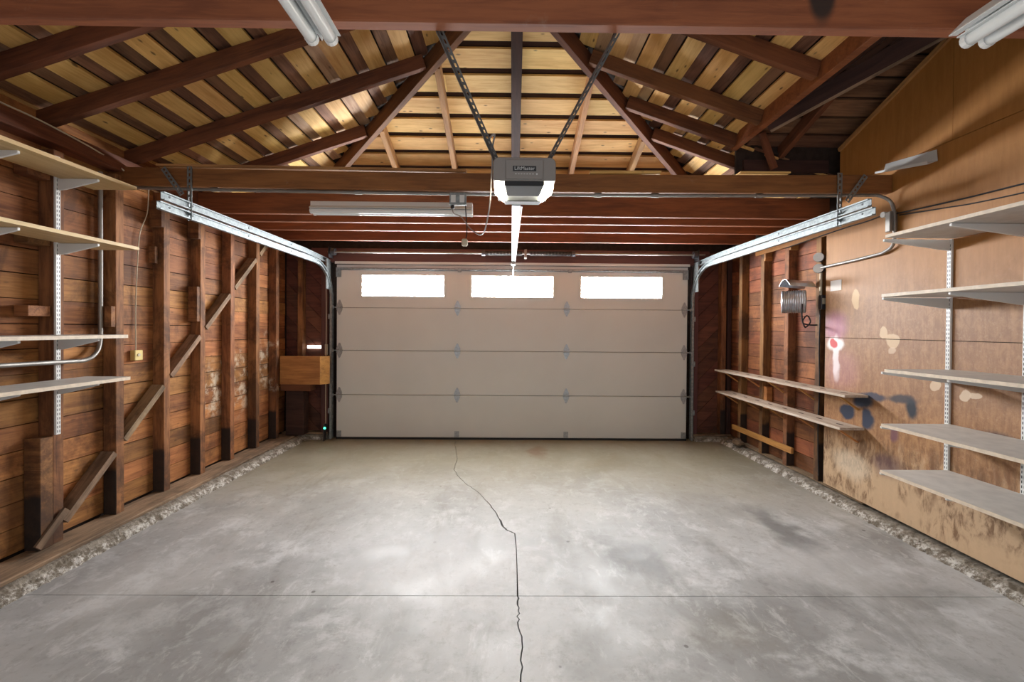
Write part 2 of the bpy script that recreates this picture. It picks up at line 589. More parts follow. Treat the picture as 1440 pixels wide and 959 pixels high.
def copy_tree(o, parent=None, loc=None):
    c = o.copy()
    COL.objects.link(c)
    c.parent = parent
    if loc is not None:
        c.location = loc
    for ch in list(o.children):
        copy_tree(ch, c)
    return c


# ================================================================== FLOOR
floor = boxo('floor', 'shingle', None, -2.95, 2.95, -1.2, 5.7, -.14, -.05)
tag(floor, 'grey stained concrete floor slab with control joints and a wandering crack', 'floor', kind='structure')
crack = [(.06, -1.2), (.05, .9), (.06, 1.3), (.058, 1.642), (.072, 1.823), (.054, 1.978), (.063, 2.08), (.058, 2.174), (.060, 2.42),
         (.060, 2.657), (.054, 2.842), (-.003, 2.892), (-.039, 2.998), (-.084, 3.173), (-.158, 3.368), (-.244, 3.558),
         (-.365, 3.753), (-.448, 3.933), (-.519, 4.131), (-.525, 4.47), (-.624, 5.017), (-.63, 5.7)]
fine = []
for (x0, y0), (x1, y1) in zip(crack, crack[1:]):
    k = 1 if 2.174 <= y0 < 2.8 else 5
    for i in range(k):
        f = i / k
        jx = 0 if k == 1 or i == 0 else rnd.uniform(-.007, .007)
        fine.append((x0 + (x1 - x0) * f + jx, y0 + (y1 - y0) * f))
fine.append(crack[-1])
J = 2.174


def half(y):
    return .0025 if (2.18 <= y <= 2.8 or y > 3.4) else (.007 if 2.85 < y < 3.05 else (.003 if y < 2.1 else .004))


def slab(side, far):
    seq = [(x, y) for x, y in fine if (y > J + .001 if far else y < J - .001)]
    edge = J + .002 if far else J - .002
    seq = ([(.058, edge)] + seq) if far else (seq + [(.058, edge)])
    pts = [(x + side * half(y), y, 0) for x, y in seq]
    pts += [(side * 2.78, pts[-1][1], 0), (side * 2.78, pts[0][1], 0)]
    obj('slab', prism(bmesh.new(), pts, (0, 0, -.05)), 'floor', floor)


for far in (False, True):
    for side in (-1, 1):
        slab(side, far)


def curb(name, s, x0, label, top=.068):
    """rough concrete curb under a side wall; s = side sign, x0 = foot of the curb"""
    prof = [(0, 0), (.012, .014), (.024, .026), (.038, .036), (.054, top - .024), (.072, top - .016), (.10, top - .014), (.19, top - .012)]
    bm = bmesh.new()
    rows = []
    n = 420
    for i in range(n + 1):
        y = -1.2 + 6.5 * i / n
        row = []
        for j, (dx, dz) in enumerate(prof):
            a = rnd.gauss(0, .0028) if 0 < j < 6 else (rnd.gauss(0, .006) if j == 0 else 0)
            b = rnd.gauss(0, .0022) if 0 < j < 7 else 0
            row.append(bm.verts.new((s * (x0 + dx + a), y, -.004 if j == 0 else max(.002, dz + b))))
        row.append(bm.verts.new((s * (x0 + .19), y, -.004)))
        rows.append(row)
    for a, b in zip(rows, rows[1:]):
        for j in range(len(a) - 1):
            bm.faces.new((a[j], b[j], b[j + 1], a[j + 1]))
    o = obj(name, bm, 'curb', None)
    return tag(o, label, 'curb', kind='structure')


curb('trim_1', -1, 2.435, 'rough chipped concrete curb along the foot of the left stud wall')
curb('trim_2', 1, 2.585, 'rough chipped concrete curb along the foot of the right plywood wall', .06)

# ================================================================== LEFT WALL
wl = boxo('wall_left', 'shingle', None, -2.84, -2.80, -1.2, 5.36, -.1, 2.56)
tag(wl, 'left stud wall of brown horizontal redwood boards with open studs', 'wall', kind='structure')
z = .085
while z < 2.53:
    cuts = [-1.2] + sorted(rnd.choice((.5, 1.3, 1.72, 2.12, 2.55, 2.95, 3.36, 3.76, 4.15, 4.57)) for _ in range(2)) + [5.3]
    for a, b in zip(cuts, cuts[1:]):
        if b - a > .1:
            zz = z + .0715 + rnd.uniform(-.0015, .0015)
            plank('board', (-2.772 + rnd.uniform(-.003, .003), a + .001, zz), (-2.772 + rnd.uniform(-.003, .003), b - .001, zz), .1385, .022,
                  'wall_board', wl, up=(1, 0, 0), jitter=.012)
    z += .1435
LS = [.9, 1.3, 1.7, 2.1, 2.525, 2.926, 3.336, 3.727, 4.127, 4.544, 4.932]
ST = .062
for y in LS:
    x = -2.714 + rnd.uniform(-.003, .003)
    plank('stud', (x, y + ST / 2, .078), (x + rnd.uniform(-.004, .004), y + ST / 2 + rnd.uniform(-.006, .006), 2.40), ST, .088, 'stud', wl, up=(1, 0, 0), bevel=.003)
plank('sill_plate', (-2.642, -1.2, .063), (-2.642, 5.25, .063), .225, .028, 'grey_wood', wl, bevel=.006)
plank('top_plate', (-2.715, -1.2, 2.472), (-2.715, 5.3, 2.472), .14, .09, 'rafter', wl, bevel=.003)
# diagonal brace let in between the studs
bz = lambda y: .045 + .9725 * (y - 2.449)
for a, b in zip(LS[4:], LS[5:]):
    ya, yb = a + ST + .006, b - .006
    if a == LS[4]:
        plank('brace', (-2.6545, 2.425, .105), (-2.6545, 2.585, .262), .014, .042, 'grey_wood', wl)
    if bz(yb) < 2.3:
        plank('brace', (-2.708, ya, bz(ya)), (-2.708, yb, bz(yb)), .085, .042, 'grey_wood', wl)
plank('brace', (-2.708, LS[9] + ST + .006, bz(LS[9] + ST)), (-2.708, 4.76, bz(4.76)), .085, .042, 'grey_wood', wl)
# cleats and packing blocks nailed to the stud sides
for y, z0, z1, x0, x1 in [(3.30, 2.13, 2.33, -2.755, -2.66), (3.69, 2.12, 2.33, -2.755, -2.66), (3.69, 1.41, 1.71, -2.75, -2.672),
                          (2.88, 1.36, 1.50, -2.70, -2.655), (3.30, 1.85, 1.98, -2.76, -2.71)]:
    boxo('block', 'stud', wl, x0, x1, y - .005, y + .028, z0, z1, bevel=.002)
for zc in (2.24, 1.86, 1.45):
    boxo('block', 'stud', wl, -2.755, -2.675, 2.40, 2.517, zc - .03, zc + .03, bevel=.002)
boxo('sister_stud', 'stud', wl, -2.755, -2.662, 2.448, 2.519, .079, .72, bevel=.003)
# white painted bands on the last stud
# ================================================================== RIGHT WALL
wr = boxo('wall_right', 'shingle', None, 2.80, 2.84, -1.2, 5.36, -.1, 3.6)
tag(wr, 'right wall of stained brown plywood with bare studs and boards near the door', 'wall', kind='structure')
z = .07
while z < 2.33:
    zz = z + .0715
    cuts = [3.2, rnd.choice((4.1, 4.5, 9)), 5.3]
    for a, b in zip(cuts, cuts[1:]):
        if a < b:
            plank('board', (2.788 - .011 + rnd.uniform(-.003, .003), a, zz), (2.777, min(b, 5.3) - .002, zz), .1385, .022, 'red_board', wr, up=(-1, 0, 0), jitter=.012)
    z += .1435
RS = [3.66, 4.08, 4.48, 4.90]
for y in RS + [3.20]:
    plank('stud', (2.733, y + ST / 2, .065), (2.733 + rnd.uniform(-.003, .003), y + ST / 2, 2.33), ST, .082, 'stud', wr, up=(-1, 0, 0), bevel=.003)
plank('sill_plate', (2.735, 3.2, .063), (2.735, 5.25, .063), .08, .012, 'grey_wood', wr)
for y, z0, z1 in [(4.455, 2.10, 2.26), (4.052, 2.14, 2.26)]:
    boxo('block', 'orange_wood', wr, 2.69, 2.765, y, y + .026, z0, z1, bevel=.002)
boxo('block', 'orange_wood', wr, 2.70, 2.76, 4.42, 4.478, .55, .78, bevel=.002)


def ply(pts, name='plywood_panel'):
    obj(name, prism(bmesh.new(), [(2.681, y, z) for y, z in pts], (.011, 0, 0)), 'ply', wr)


PT = lambda y: 4.172 - .384 * y
ply([(-1.2, .06), (1.145, .06), (1.145, 1.313), (-1.2, 1.313)])
ply([(1.148, .062), (3.585, .082), (3.585, 1.313), (1.148, 1.313)])
ply([(-1.2, 1.317), (1.145, 1.317), (1.145, 2.53), (-1.2, 2.53)])
ply([(1.148, 1.317), (3.585, 1.317), (3.585, 2.175), (4.62, 2.175), (4.62, 2.325), (3.45, 2.325), (3.45, 2.53), (1.148, 2.53)])
ply([(2.572, 2.533), (3.45, 2.533), (3.45, PT(3.45)), (2.572, PT(2.572))])
ply([(-1.2, 2.533), (2.569, 2.533), (2.569, PT(2.569)), (2.2, PT(2.2)), (-1.2, PT(2.2))])
plank('batten', (2.672, 3.45, PT(3.45) - .012), (2.672, 2.2, PT(2.2) - .012), .018, .030, 'jack', wr)
# lower orange rail nailed across the studs
plank('rail', (2.681, 3.982, .238), (2.681, 5.046, .225), .022, .055, 'orange_wood', wr)

# ================================================================== FRONT WALL
wf = boxo('wall_front', 'shingle', None, -2.84, -2.19, 5.345, 5.385, -.05, 2.5)
tag(wf, 'dark red front wall of diagonal boards on both sides of the garage door', 'wall', kind='structure')
obj('light_stop', box(bmesh.new(), -2.19, 2.84, 5.345, 5.385, -.05, 2.5), 'shingle', wf)  # unseen sheet added behind the door to stop light leaking in


def clip(poly, n, c):
    out = []
    for a, b in zip(poly, poly[1:] + poly[:1]):
        da, db = a[0] * n[0] + a[1] * n[1] - c, b[0] * n[0] + b[1] * n[1] - c
        if da <= 0: out.append(a)
        if da * db < 0:
            f = da / (da - db)
            out.append((a[0] + (b[0] - a[0]) * f, a[1] + (b[1] - a[1]) * f))
    return out


for x0, x1, n in ((-2.755, -2.20, (.7071, .7071)), (2.30, 2.755, (-.7071, .7071))):
    c = -4.0
    while c < 4.0:
        poly = clip(clip([(x0, .08), (x1, .08), (x1, 2.33), (x0, 2.33)], n, c + .138), (-n[0], -n[1]), -c)
        if len(poly) > 2:
            d = rnd.uniform(0, .003)
            o = obj('board', prism(bmesh.new(), [(x, 5.325 - d, zz) for x, zz in poly], (0, .018, 0)), 'diag', wf)
        c += .142
for x, w, mat in ((-2.545, .06, 'stud'), (-2.245, .085, 'header'), (2.315, .05, 'header'), (2.655, .06, 'stud'), (2.728, .05, 'dark_wood')):
    plank('stud', (x, 5.28, .085), (x, 5.28, 2.325), w, .085, mat, wf, up=(0, -1, 0), bevel=.002)
boxo('header', 'header', wf, -2.40, 2.46, 5.215, 5.32, 2.165, 2.332, bevel=.003)
boxo('sill_plate', 'grey_wood', wf, -2.755, -2.2, 5.22, 5.325, .065, .085)
boxo('sill_plate', 'grey_wood', wf, 2.29, 2.755, 5.22, 5.325, .065, .085)
boxo('stem_curb', 'curb', wf, -2.755, -2.2, 5.19, 5.34, -.003, .064)
boxo('stem_curb', 'curb', wf, 2.29, 2.755, 5.19, 5.34, -.003, .064)
boxo('light_gap', 'slot', wf, -2.485, -2.305, 5.300, 5.318, 1.105, 1.142)

# ================================================================== ROOF / CEILING
SL = .34
FR = lambda y: 2.52 + SL * (5.3 - y)
LP = lambda x: 2.52 + SL * (2.75 + x)
RP = lambda x: 2.52 + SL * (2.75 - x)
CF = lambda y: 4.177 - .384 * y
CL = lambda x: 2.91 + .41 * (x - 1.988)
H = .105      # rafter depth, measured vertically
ce = thing('ceiling', 'open hipped roof of dark rafters and pine skip sheathing', 'roof', kind='structure')
U = .145
bm = bmesh.new()
for poly in ([(-3.05, -1.2), (0, -1.2), (0, 2.55), (-3.05, 5.6)],):
    prism(bm, [(x, y, LP(x) + U) for x, y in poly], (0, 0, .02))
prism(bm, [(x, y, FR(y) + U) for x, y in ((-3.05, 5.6), (0, 2.55), (3.05, 5.6))], (0, 0, .02))
prism(bm, [(x, y, RP(x) + U) for x, y in ((0, -1.2), (1.92, -1.2), (1.92, 3.56), (3.05, 3.56), (3.05, 5.6), (0, 2.55))], (0, 0, .02))
prism(bm, [(x, y, CL(x) + U) for x, y in ((1.90, -1.2), (3.1, -1.2), (3.1, 2.109), (1.90, 3.394))], (0, 0, .02))
prism(bm, [(x, y, CF(y) + U) for x, y in ((1.90, 3.394), (3.1, 2.109), (3.1, 3.6), (1.90, 3.6))], (0, 0, .02))
box(bm, 1.9, 3.1, 3.575, 3.6, 2.55, 2.97)
obj('roof_deck', bm, 'shingle', ce)
NF = Vector((0, SL, 1)).normalized()
NL = Vector((-SL, 0, 1)).normalized()
NR = Vector((SL, 0, 1)).normalized()
SH = H + .012
# front slope: horizontal skip boards
y = 2.68
while y < 5.35:
    w = .148
    for a, b, up, mat, ww in ((y, y + w, 0, 'pine', w), (y + w + .002, y + .203, .022, 'dark_wood', .055)):
        ym = (a + b) / 2
        hw = a - 2.55 + .02
        if hw < .05: continue
        zz = FR(ym) + SH + up
        cut = rnd.choice((-.5, .05, .62, 9))
        segs = [(-hw, hw)] if abs(cut) > hw - .1 else [(-hw, cut - .001), (cut + .001, hw)]
        for s0, s1 in segs:
            plank('sheathing_board', (s0, ym, zz), (s1, ym, zz), ww * 1.056, .02, mat, ce, up=NF, jitter=.015)
    y += .2045
# side slopes: boards running along the garage
k = 0
for sgn in (-1, 1):
    xe = 2.87
    while xe > .1:
        a = xe - .113                                  # inner edge of the pale board
        for i0, i1, up, mats in ((a, xe, 0, 'pine'), (xe - .203, a - .003, .020, 'brown_board')):
            if i1 < .03: continue
            i0 = max(i0, .02)
            xm = (i0 + i1) / 2
            yend = 5.3 - (2.75 - i0) + .0
            ystart = -1.2
            zz = (LP(-xm) if sgn < 0 else RP(xm)) + SH + up
            if sgn > 0 and xm > 1.93:
                ystart = 3.56
            cuts = [ystart] + [c for c in sorted(rnd.sample((.5, 1.2, 2.53, 3.08, 3.72), 2)) if ystart + .3 < c < yend - .2] + [yend]
            for c0, c1 in zip(cuts, cuts[1:]):
                mt = mats
                if mats == 'brown_board' and xm < 1.75 and c0 >= 2.5:
                    mt = 'tan_board' if rnd.random() < .75 else 'brown_board'
                plank('sheathing_board', (sgn * xm, c0 + .001, zz), (sgn * xm, c1 - .001, zz), (i1 - i0) * 1.05, .02, mt, ce,
                      up=NL if sgn < 0 else NR, jitter=.015)
        xe -= .2065
# the house roof that meets the right wall
y = 2.2
while y < 3.55:
    xh = 1.988 + (3.3 - y) / .709 * .662
    plank('sheathing_board', (max(xh, 1.95) + .03, y + .068, CF(y + .068) + SH), (3.05, y + .068, CF(y + .068) + SH), .145, .02, 'brown_board', ce,
          up=(0, .384, 1), jitter=.02)
    y += .158
x = 1.95
while x < 3.0:
    plank('sheathing_board', (x + .07, -1.2, CL(x + .07) + SH), (x + .07, 3.3 - (x + .14 - 1.988) * 1.07, CL(x + .07) + SH), .14, .02, 'dark_wood', ce, up=(-.41, 0, 1))
    x += .15
# common and jack rafters
TH = .044


def rafter(p0, p1, mat='rafter', n=(0, 0, 1)):
    """p0, p1 on the bottom line of the rafter"""
    n = Vector(n).normalized()
    h = H * n.z
    plank('rafter', Vector(p0) + n * h / 2, Vector(p1) + n * h / 2, TH, h, mat, ce, up=n, bevel=.002)


for yf in (1.75, 1.30, .7, .1, -.5):
    rafter((-2.79, yf, LP(-2.79)), (-.02, yf, LP(-.02)), n=NL)
    rafter((.02, yf, RP(.02)), (1.79, yf, RP(1.79)), n=NR)
for yf in (2.17, 2.565, 3.135, 3.765, 4.35, 4.9):
    yc = yf - TH / 2
    xt = min(-.03, -(yc - 2.55) - .045)
    rafter((-2.79, yc, LP(-2.79)), (xt, yc, LP(xt)), n=NL)
for yf in (2.09, 2.525, 3.085, 3.45, 3.76, 4.35, 4.9):
    yc = yf - TH / 2
    xt = max(.03, (yc - 2.55) + .045)
    xb = 1.785 if yc < 3.50 and yc < 3.3 else (1.80 if yc < 3.44 else 2.70)
    rafter((xt, yc, RP(xt)), (xb, yc, RP(xb)), n=NR)
for xc in (-1.11, -.535, .61, 1.19, -1.7, 1.78):
    yt = 2.55 + abs(xc) + .045
    rafter((xc, yt, FR(yt)), (xc, 5.28, FR(5.28)), 'jack', n=NF)
# deep dark rafter in the middle
n = NF
plank('king_rafter', Vector((.04, 2.60, FR(2.60))) + n * .03, Vector((.07, 5.28, FR(5.28))) + n * .05, .078, .12, 'dark_wood', ce, up=NF, bevel=.003)
for s in (-1, 1):
    d = Vector((s * 2.75, 5.3, 2.50)) - Vector((s * .03, 2.58, 3.425))
    nn = Vector((s * .17, .17, .97))
    plank('hip_rafter', Vector((s * .03, 2.58, 3.43)) + Vector((0, 0, .052)), Vector((s * 2.72, 5.27, 2.515)) + Vector((0, 0, .052)), .045, .13, 'rafter', ce, up=nn, bevel=.002)
plank('ridge_board', (0, -1.2, 3.50), (0, 2.55, 3.50), .03, .15, 'rafter', ce)
# purlin carrying the right-hand rafters, its end cut to a point
bm = bmesh.new()
prism(bm, [(1.81, y, zz) for y, zz in ((-1.2, 2.842), (3.50, 2.842), (3.36, 2.952), (-1.2, 2.968))], (.05, 0, 0))
obj('purlin', bm, 'beam', ce, bevel=.002)
plank('valley_rafter', (1.99, 3.30, 2.965), (3.05, 2.165, 3.401), .05, .12, 'dark_wood', ce, up=(-.3, -.25, .9), bevel=.002)
plank('valley_strip', (2.012, 3.285, 2.905), (3.06, 2.163, 3.336), .014, .02, 'grey_wood', ce, up=(-.3, -.25, .9))
nC = Vector((0, .384, 1)).normalized()
plank('rafter', Vector((2.27, 3.57, CF(3.57))) + nC * .05, Vector((2.29, 3.02, CF(3.02))) + nC * .05, .045, .095, 'rafter', ce, up=nC, bevel=.002)
plank('prop', (2.02, 3.42, 2.955), (2.15, 3.46, 2.685), .045, .04, 'rafter', ce, up=(0, -1, 0), bevel=.002)
boxo('blocking', 'dark_wood', ce, 1.95, 2.66, 3.545, 3.57, 2.69, 2.79)
# tie beams and joists
plank('tie_beam', (-2.665, 1.41, 2.43), (2.675, 1.41, 2.43), .045, .145, 'beam', ce, bevel=.004)
plank('tie_beam', (-2.76, 2.99, 2.402), (2.675, 2.99, 2.402), .05, .124, 'beam', ce, bevel=.003, sag=.020)
plank('cap_strip', (-2.42, 2.995, 2.474), (-.30, 2.995, 2.458), .09, .014, 'jack', ce)
plank('cap_strip', (.56, 2.995, 2.455), (1.05, 2.995, 2.462), .09, .014, 'pine', ce)
plank('cap_strip', (1.6, 2.995, 2.466), (1.95, 2.995, 2.468), .09, .010, 'pine', ce)
for yf in (3.70, 3.975, 4.30, 4.796):
    jh = .175 if yf < 3.8 else .142
    plank('joist', (-2.76, yf - .02, 2.335 + jh / 2), (2.76, yf - .02, 2.335 + jh / 2), .042, jh, 'joist', ce, bevel=.003)

# ================================================================== GARAGE DOOR
dr = thing('door_1', 'wide beige sectional garage door with three daylit panes', 'garage door', (.05, 5.24, 0), kind='structure')
X0, X1 = -2.10, 2.205
zb = [.022, .545, 1.088, 1.613, 2.138]
WN = [(-1.803, -.777), (-.465, .558), (.879, 1.899)]
panels = []
for k in range(4):
    z0, z1 = zb[k] + .0025, zb[k + 1] - .0025
    bm = bmesh.new()
    if k < 3:
        box(bm, X0, X1, 5.24, 5.285, z0, z1)
        p = obj('door_panel', bm, 'door', dr, bevel=.004)
    else:
        us = [X0] + [u for w in WN for u in w] + [X1]
        grid_plate(bm, us, [z0, 1.742, 2.024, z1], [(1, 1), (3, 1), (5, 1)], lambda u, v: (u, 5.24, v), (0, .045, 0))
        p = obj('door_panel', bm, 'door', dr)
        for a, b in WN:
            g = bmesh.new()
            grid_plate(g, [a - .008, a + .014, b - .014, b + .008], [1.734, 1.756, 2.010, 2.032], [(1, 1)], lambda u, v: (u, 5.234, v), (0, .02, 0))
            obj('window_frame', g, 'door', p)
            boxo('pane', 'pane', p, a + .012, b - .012, 5.252, 5.258, 1.754, 2.012)
    panels.append(p)


def hinge(parent, x, z, edge=0):
    bm = bmesh.new()
    for s in (-1, 1):
        pts = [(x - .034, z + s * .004), (x - .036, z + s * .026), (x - .022, z + s * .058), (x - .007, z + s * .092), (x + .007, z + s * .092),
               (x + .022, z + s * .058), (x + .036, z + s * .026), (x + .034, z + s * .004)]
        prism(bm, [(a, 5.2392, b) for a, b in pts], (0, -.004, 0))
        box(bm, x - .016, x + .016, 5.226, 5.236, z + s * .012 - .010, z + s * .012 + .010)
        for q in (.030, .066):
            disc(bm, (x, 5.236, z + s * q), (0, -1, 0), .0055, .004, 8)
    tube(bm, [(x - .040, 5.229, z), (x + .040, 5.229, z)], .009, 10)
    if edge:
        tube(bm, [(x, 5.222, z), (x + edge * .085, 5.212, z)], .006, 8)
        disc(bm, (x + edge * .062, 5.212, z), (edge, 0, 0), .021, .018, 14)
    return obj('hinge', bm, 'hinge_steel', parent)


for k, z in ((0, .546), (1, 1.089), (2, 1.614)):
    for x, e in ((-2.066, -1), (-.624, 0), (.717, 0), (2.168, 1)):
        hinge(panels[k], x, z, e)
for x in (-2.066, -.624, .717, 2.168):
    bm = box(bmesh.new(), x - .028, x + .028, 5.230, 5.2385, .032, .105)
    box(bm, x - .012, x + .012, 5.222, 5.230, .045, .09)
    obj('bottom_bracket', bm, 'hinge_steel', panels[0], bevel=.002)
for x in (-2.075, 2.175):
    boxo('top_bracket', 'steel', panels[3], x - .03, x + .03, 5.222, 5.238, 1.985, 2.10)
bm = bmesh.new()
sweep(bm, [(X0 + .03, 5.238, 2.085), (X1 - .03, 5.238, 2.085)], [(0, -.017), (0, -.010), (.024, -.008), (.024, .008), (0, .010), (0, .017), (-.002, .017), (-.002, .008), (.020, .006), (.020, -.006), (-.002, -.008), (-.002, -.017)], (0, -1, 0))
obj('strut', bm, 'steel', panels[3])
for x in (-.60, .75):
    boxo('strut_clip', 'steel', panels[3], x - .02, x + .02, 5.205, 5.238, 2.055, 2.100)
boxo('bottom_seal', 'black', dr, X0, X1, 5.235, 5.29, .0, .023)
boxo('stop_strip', 'door', dr, X0 - .012, X1 + .012, 5.205, 5.2145, 2.142, 2.172)

# ================================================================== TRACKS
CH = [(-.026, -.020), (-.026, .020), (-.016, .024), (-.010, .018), (-.013, .016), (-.017, .019), (-.022, .016), (-.022, -.016), (.018, -.016), (.020, -.019), (.024, -.016), (.024, -.020)]


def track(s, xo, label, yend, zl, zu):
    root = thing('door_track', label, 'track', (s * xo, 5.2, 0), group='galvanised door tracks')
    # C-shaped section: web towards the wall, lips towards the door
    pr = [(-.013 * 1, -.026), (-.013, .026), (.013, .026), (.013, .017), (.010, .017), (.010, .023), (-.010, .023), (-.010, -.023), (.010, -.023), (.010, -.017), (.013, -.017), (.013, -.026)]
    x = s * xo
    rad = .36
    xv = s * (xo - .045)
    path = [(xv, 5.212, .012), (xv, 5.212, .8), (xv, 5.212, zl - rad - .04)]
    for k in range(0, 9):
        a = math.pi / 2 * k / 8
        path.append((xv + (x - xv) * (k / 8), 5.212 - rad * (1 - math.cos(a)), zl - rad + rad * math.sin(a)))
    path += [(x, 4.2, zl), (x, yend - .02, zl)]
    obj('lower_rail', sweep(bmesh.new(), path, [(a * -s, b) for a, b in pr], (1, 0, 0)), 'steel', root)
    obj('upper_rail', sweep(bmesh.new(), [(x + s * .0, 5.20, zu - .02), (x, 4.6, zu), (x, yend + .012, zu)], [(a * -s, b) for a, b in pr], (1, 0, 0)), 'steel', root)
    bm = bmesh.new()
    for yy in (yend + .05, yend + .25, 3.6, 4.3):
        for zz in (zl, zu):
            disc(bm, (x - s * .0135, yy, zz), (-s, 0, 0), .007, .004, 8)
    tag(obj('track_bolt', bm, 'dark_steel', root), kind='stuff')
    hy = 2.955
    perforated('hanger_strap', 'steel', root, (x, hy, zl - .03), (x, hy, 2.47), .034, (1, 0, 0), .003, 9)
    bm = box(bmesh.new(), x + s * .014, x + s * .017, hy, hy + .018, zl - .03, 2.33)
    obj('strap_leg', bm, 'steel', root)
    perforated('brace_strap', 'steel', root, (x + s * .045, hy - .008, 2.27), (x + s * .175, hy - .008, 2.45), .036, (.81, 0, -.585 * s), .003, 8)
    boxo('flag_bracket', 'steel', root, xv + s * .016, xv + s * .030, 5.10, 5.232, zl - .30, zl + .06)
    for zz in (.35, .95, 1.5):
        boxo('jamb_bracket', 'steel', root, xv + s * .016, xv + s * .04, 5.205, 5.234, zz - .03, zz + .03)
    bm = box(bmesh.new(), xv - s * .0, xv + s * .006, 5.2395, 5.25, .02, 2.12)
    obj('side_seal', box(bmesh.new(), s * (xo - .018) - .012, s * (xo - .018) + .012, 5.2355, 5.262, .0, 2.16), 'black', root)
    bm.free()
    return root


track(-1, 2.195, 'galvanised double door track on the left side of the garage', 2.715, 2.128, 2.195)
track(1, 2.298, 'galvanised double door track on the right side of the garage', 2.695, 2.128, 2.190)

# torsion shaft and springs
ts = thing('torsion_spring_shaft', 'long steel torsion shaft with black springs above the garage door', 'spring shaft', (.2, 5.12, 2.27))
obj('shaft', tube(bmesh.new(), [(-2.16, 5.12, 2.268), (2.36, 5.12, 2.272)], .0125, 10), 'conduit', ts, True)
for x0, x1 in ((-.30, .16), (.245, .77)):
    bm = bmesh.new()
    n = int((x1 - x0) / .017)
    pts = []
    for i in range(n * 10 + 1):
        a = 2 * math.pi * i / 10
        pts.append((x0 + (x1 - x0) * i / (n * 10), 5.12 + .024 * math.cos(a), 2.270 + .024 * math.sin(a)))
    tube(bm, pts, .0058, 5)
    obj('spring', bm, 'black', ts, True)
for x in (-.305, .775):
    obj('winding_cone', disc(bmesh.new(), (x - .02, 5.12, 2.27), (1, 0, 0), .033, .04, 14), 'dark_steel', ts)
bm = box(bmesh.new(), .185, .215, 5.09, 5.214, 2.215, 2.315)
obj('centre_bracket', bm, 'conduit', ts, bevel=.003)
for x, s in ((-2.10, -1), (2.235, 1)):
    obj('cable_drum', disc(bmesh.new(), (x - .02, 5.12, 2.27), (1, 0, 0), .042, .05, 18), 'dark_steel', ts)
    boxo('end_plate', 'dark_steel', ts, x + s * .035, x + s * .039, 5.08, 5.214, 2.20, 2.325)

# ================================================================== OPENER
ox = .063
op = thing('garage_door_opener', 'grey ceiling garage door opener with two glowing lamps', 'door opener', (ox, 1.80, 1.975))
Y0, Y1 = 1.80, 2.10
ZB = 1.992


def xz(pts, y0, y1):
    return prism(bmesh.new(), [(ox + a, y0, b) for a, b in pts], (0, y1 - y0, 0))


def xy(pts, z0, z1):
    return prism(bmesh.new(), [(ox + a, Y0 + b, z0) for a, b in pts], (0, 0, z1 - z0))


def rounded(w, z0, z1, r, n=4):
    out = []
    for cx, cz, a0 in ((w - r, z1 - r, 0), (-w + r, z1 - r, 90), (-w + r * .4, z0 + r * .4, 180), (w - r * .4, z0 + r * .4, 270)):
        q = r if a0 < 180 else r * .4
        for k in range(n + 1):
            a = R(a0 + 90 * k / n)
            out.append((cx + q * math.cos(a), cz + q * math.sin(a)))
    return out


obj('housing', xz(rounded(.132, ZB, 2.090, .026), Y0, Y0 + .20), 'grey_plastic', op, bevel=.002)
obj('rear_housing', xz(rounded(.118, ZB + .001, 2.086, .026), Y0 + .20, Y1), 'grey_plastic', op, bevel=.002)
boxo('front_panel', 'grey_plastic', op, ox - .080, ox + .080, Y0 - .006, Y0 + .001, 1.998, 2.080, bevel=.003)
obj('lower_cover', xy([(-.084, .006), (.084, .006), (.076, .150), (-.076, .150)], ZB - .019, ZB + .002), 'black', op, bevel=.003)
obj('trim_strip', xy([(-.076, .152), (.076, .152), (.076, .235), (-.076, .235)], ZB - .013, ZB + .002), 'label_grey', op, bevel=.003)
obj('rear_rim', xy([(-.090, .237), (.090, .237), (.084, .295), (-.084, .295)], ZB - .016, ZB + .002), 'charcoal', op, bevel=.003)
for s in (-1, 1):
    obj('lamp_lens', xy([(s * .127, .035), (s * .127, .135), (s * .090, .262), (s * .078, .170), (s * .098, .055)], ZB - .018, ZB), 'lamp', op, bevel=.004)
npl = boxo('nameplate', 'plate', op, ox - .049, ox + .049, Y0 - .0085, Y0 - .006, 2.030, 2.051)


def text(s, size, loc, parent, mat, spacing=1.0):
    cu = bpy.data.curves.new('lettering', 'FONT')
    cu.body = s
    cu.size = size
    cu.align_x = 'CENTER'
    cu.align_y = 'CENTER'
    cu.extrude = .0004
    cu.space_character = spacing
    tmp = bpy.data.objects.new('lettering_curve', cu)
    COL.objects.link(tmp)
    bpy.context.view_layer.update()
    me = bpy.data.meshes.new_from_object(tmp.evaluated_get(bpy.context.evaluated_depsgraph_get()))
    bpy.data.objects.remove(tmp)
    bpy.data.curves.remove(cu)
    me.name = 'lettering'
    me.materials.clear()
    me.materials.append(M[mat])
    o = bpy.data.objects.new('lettering', me)
    o.rotation_euler = (math.pi / 2, 0, 0)
    o.location = Vector(loc) - wloc(parent)
    return link(o, parent)


text('LiftMaster', .0205, (ox, Y0 - .009, 2.0405), npl, 'letter', 1.02)
bm = bmesh.new()
for i in range(7):
    box(bm, ox - .040 + i * .012, ox - .033 + i * .012, Y0 - .0070, Y0 - .0058, 2.017, 2.020)
disc(bm, (ox + .052, Y0 - .006, 2.018), (0, -1, 0), .004, .002, 10)
tag(obj('indicator_marks', bm, 'letter', op), kind='stuff')
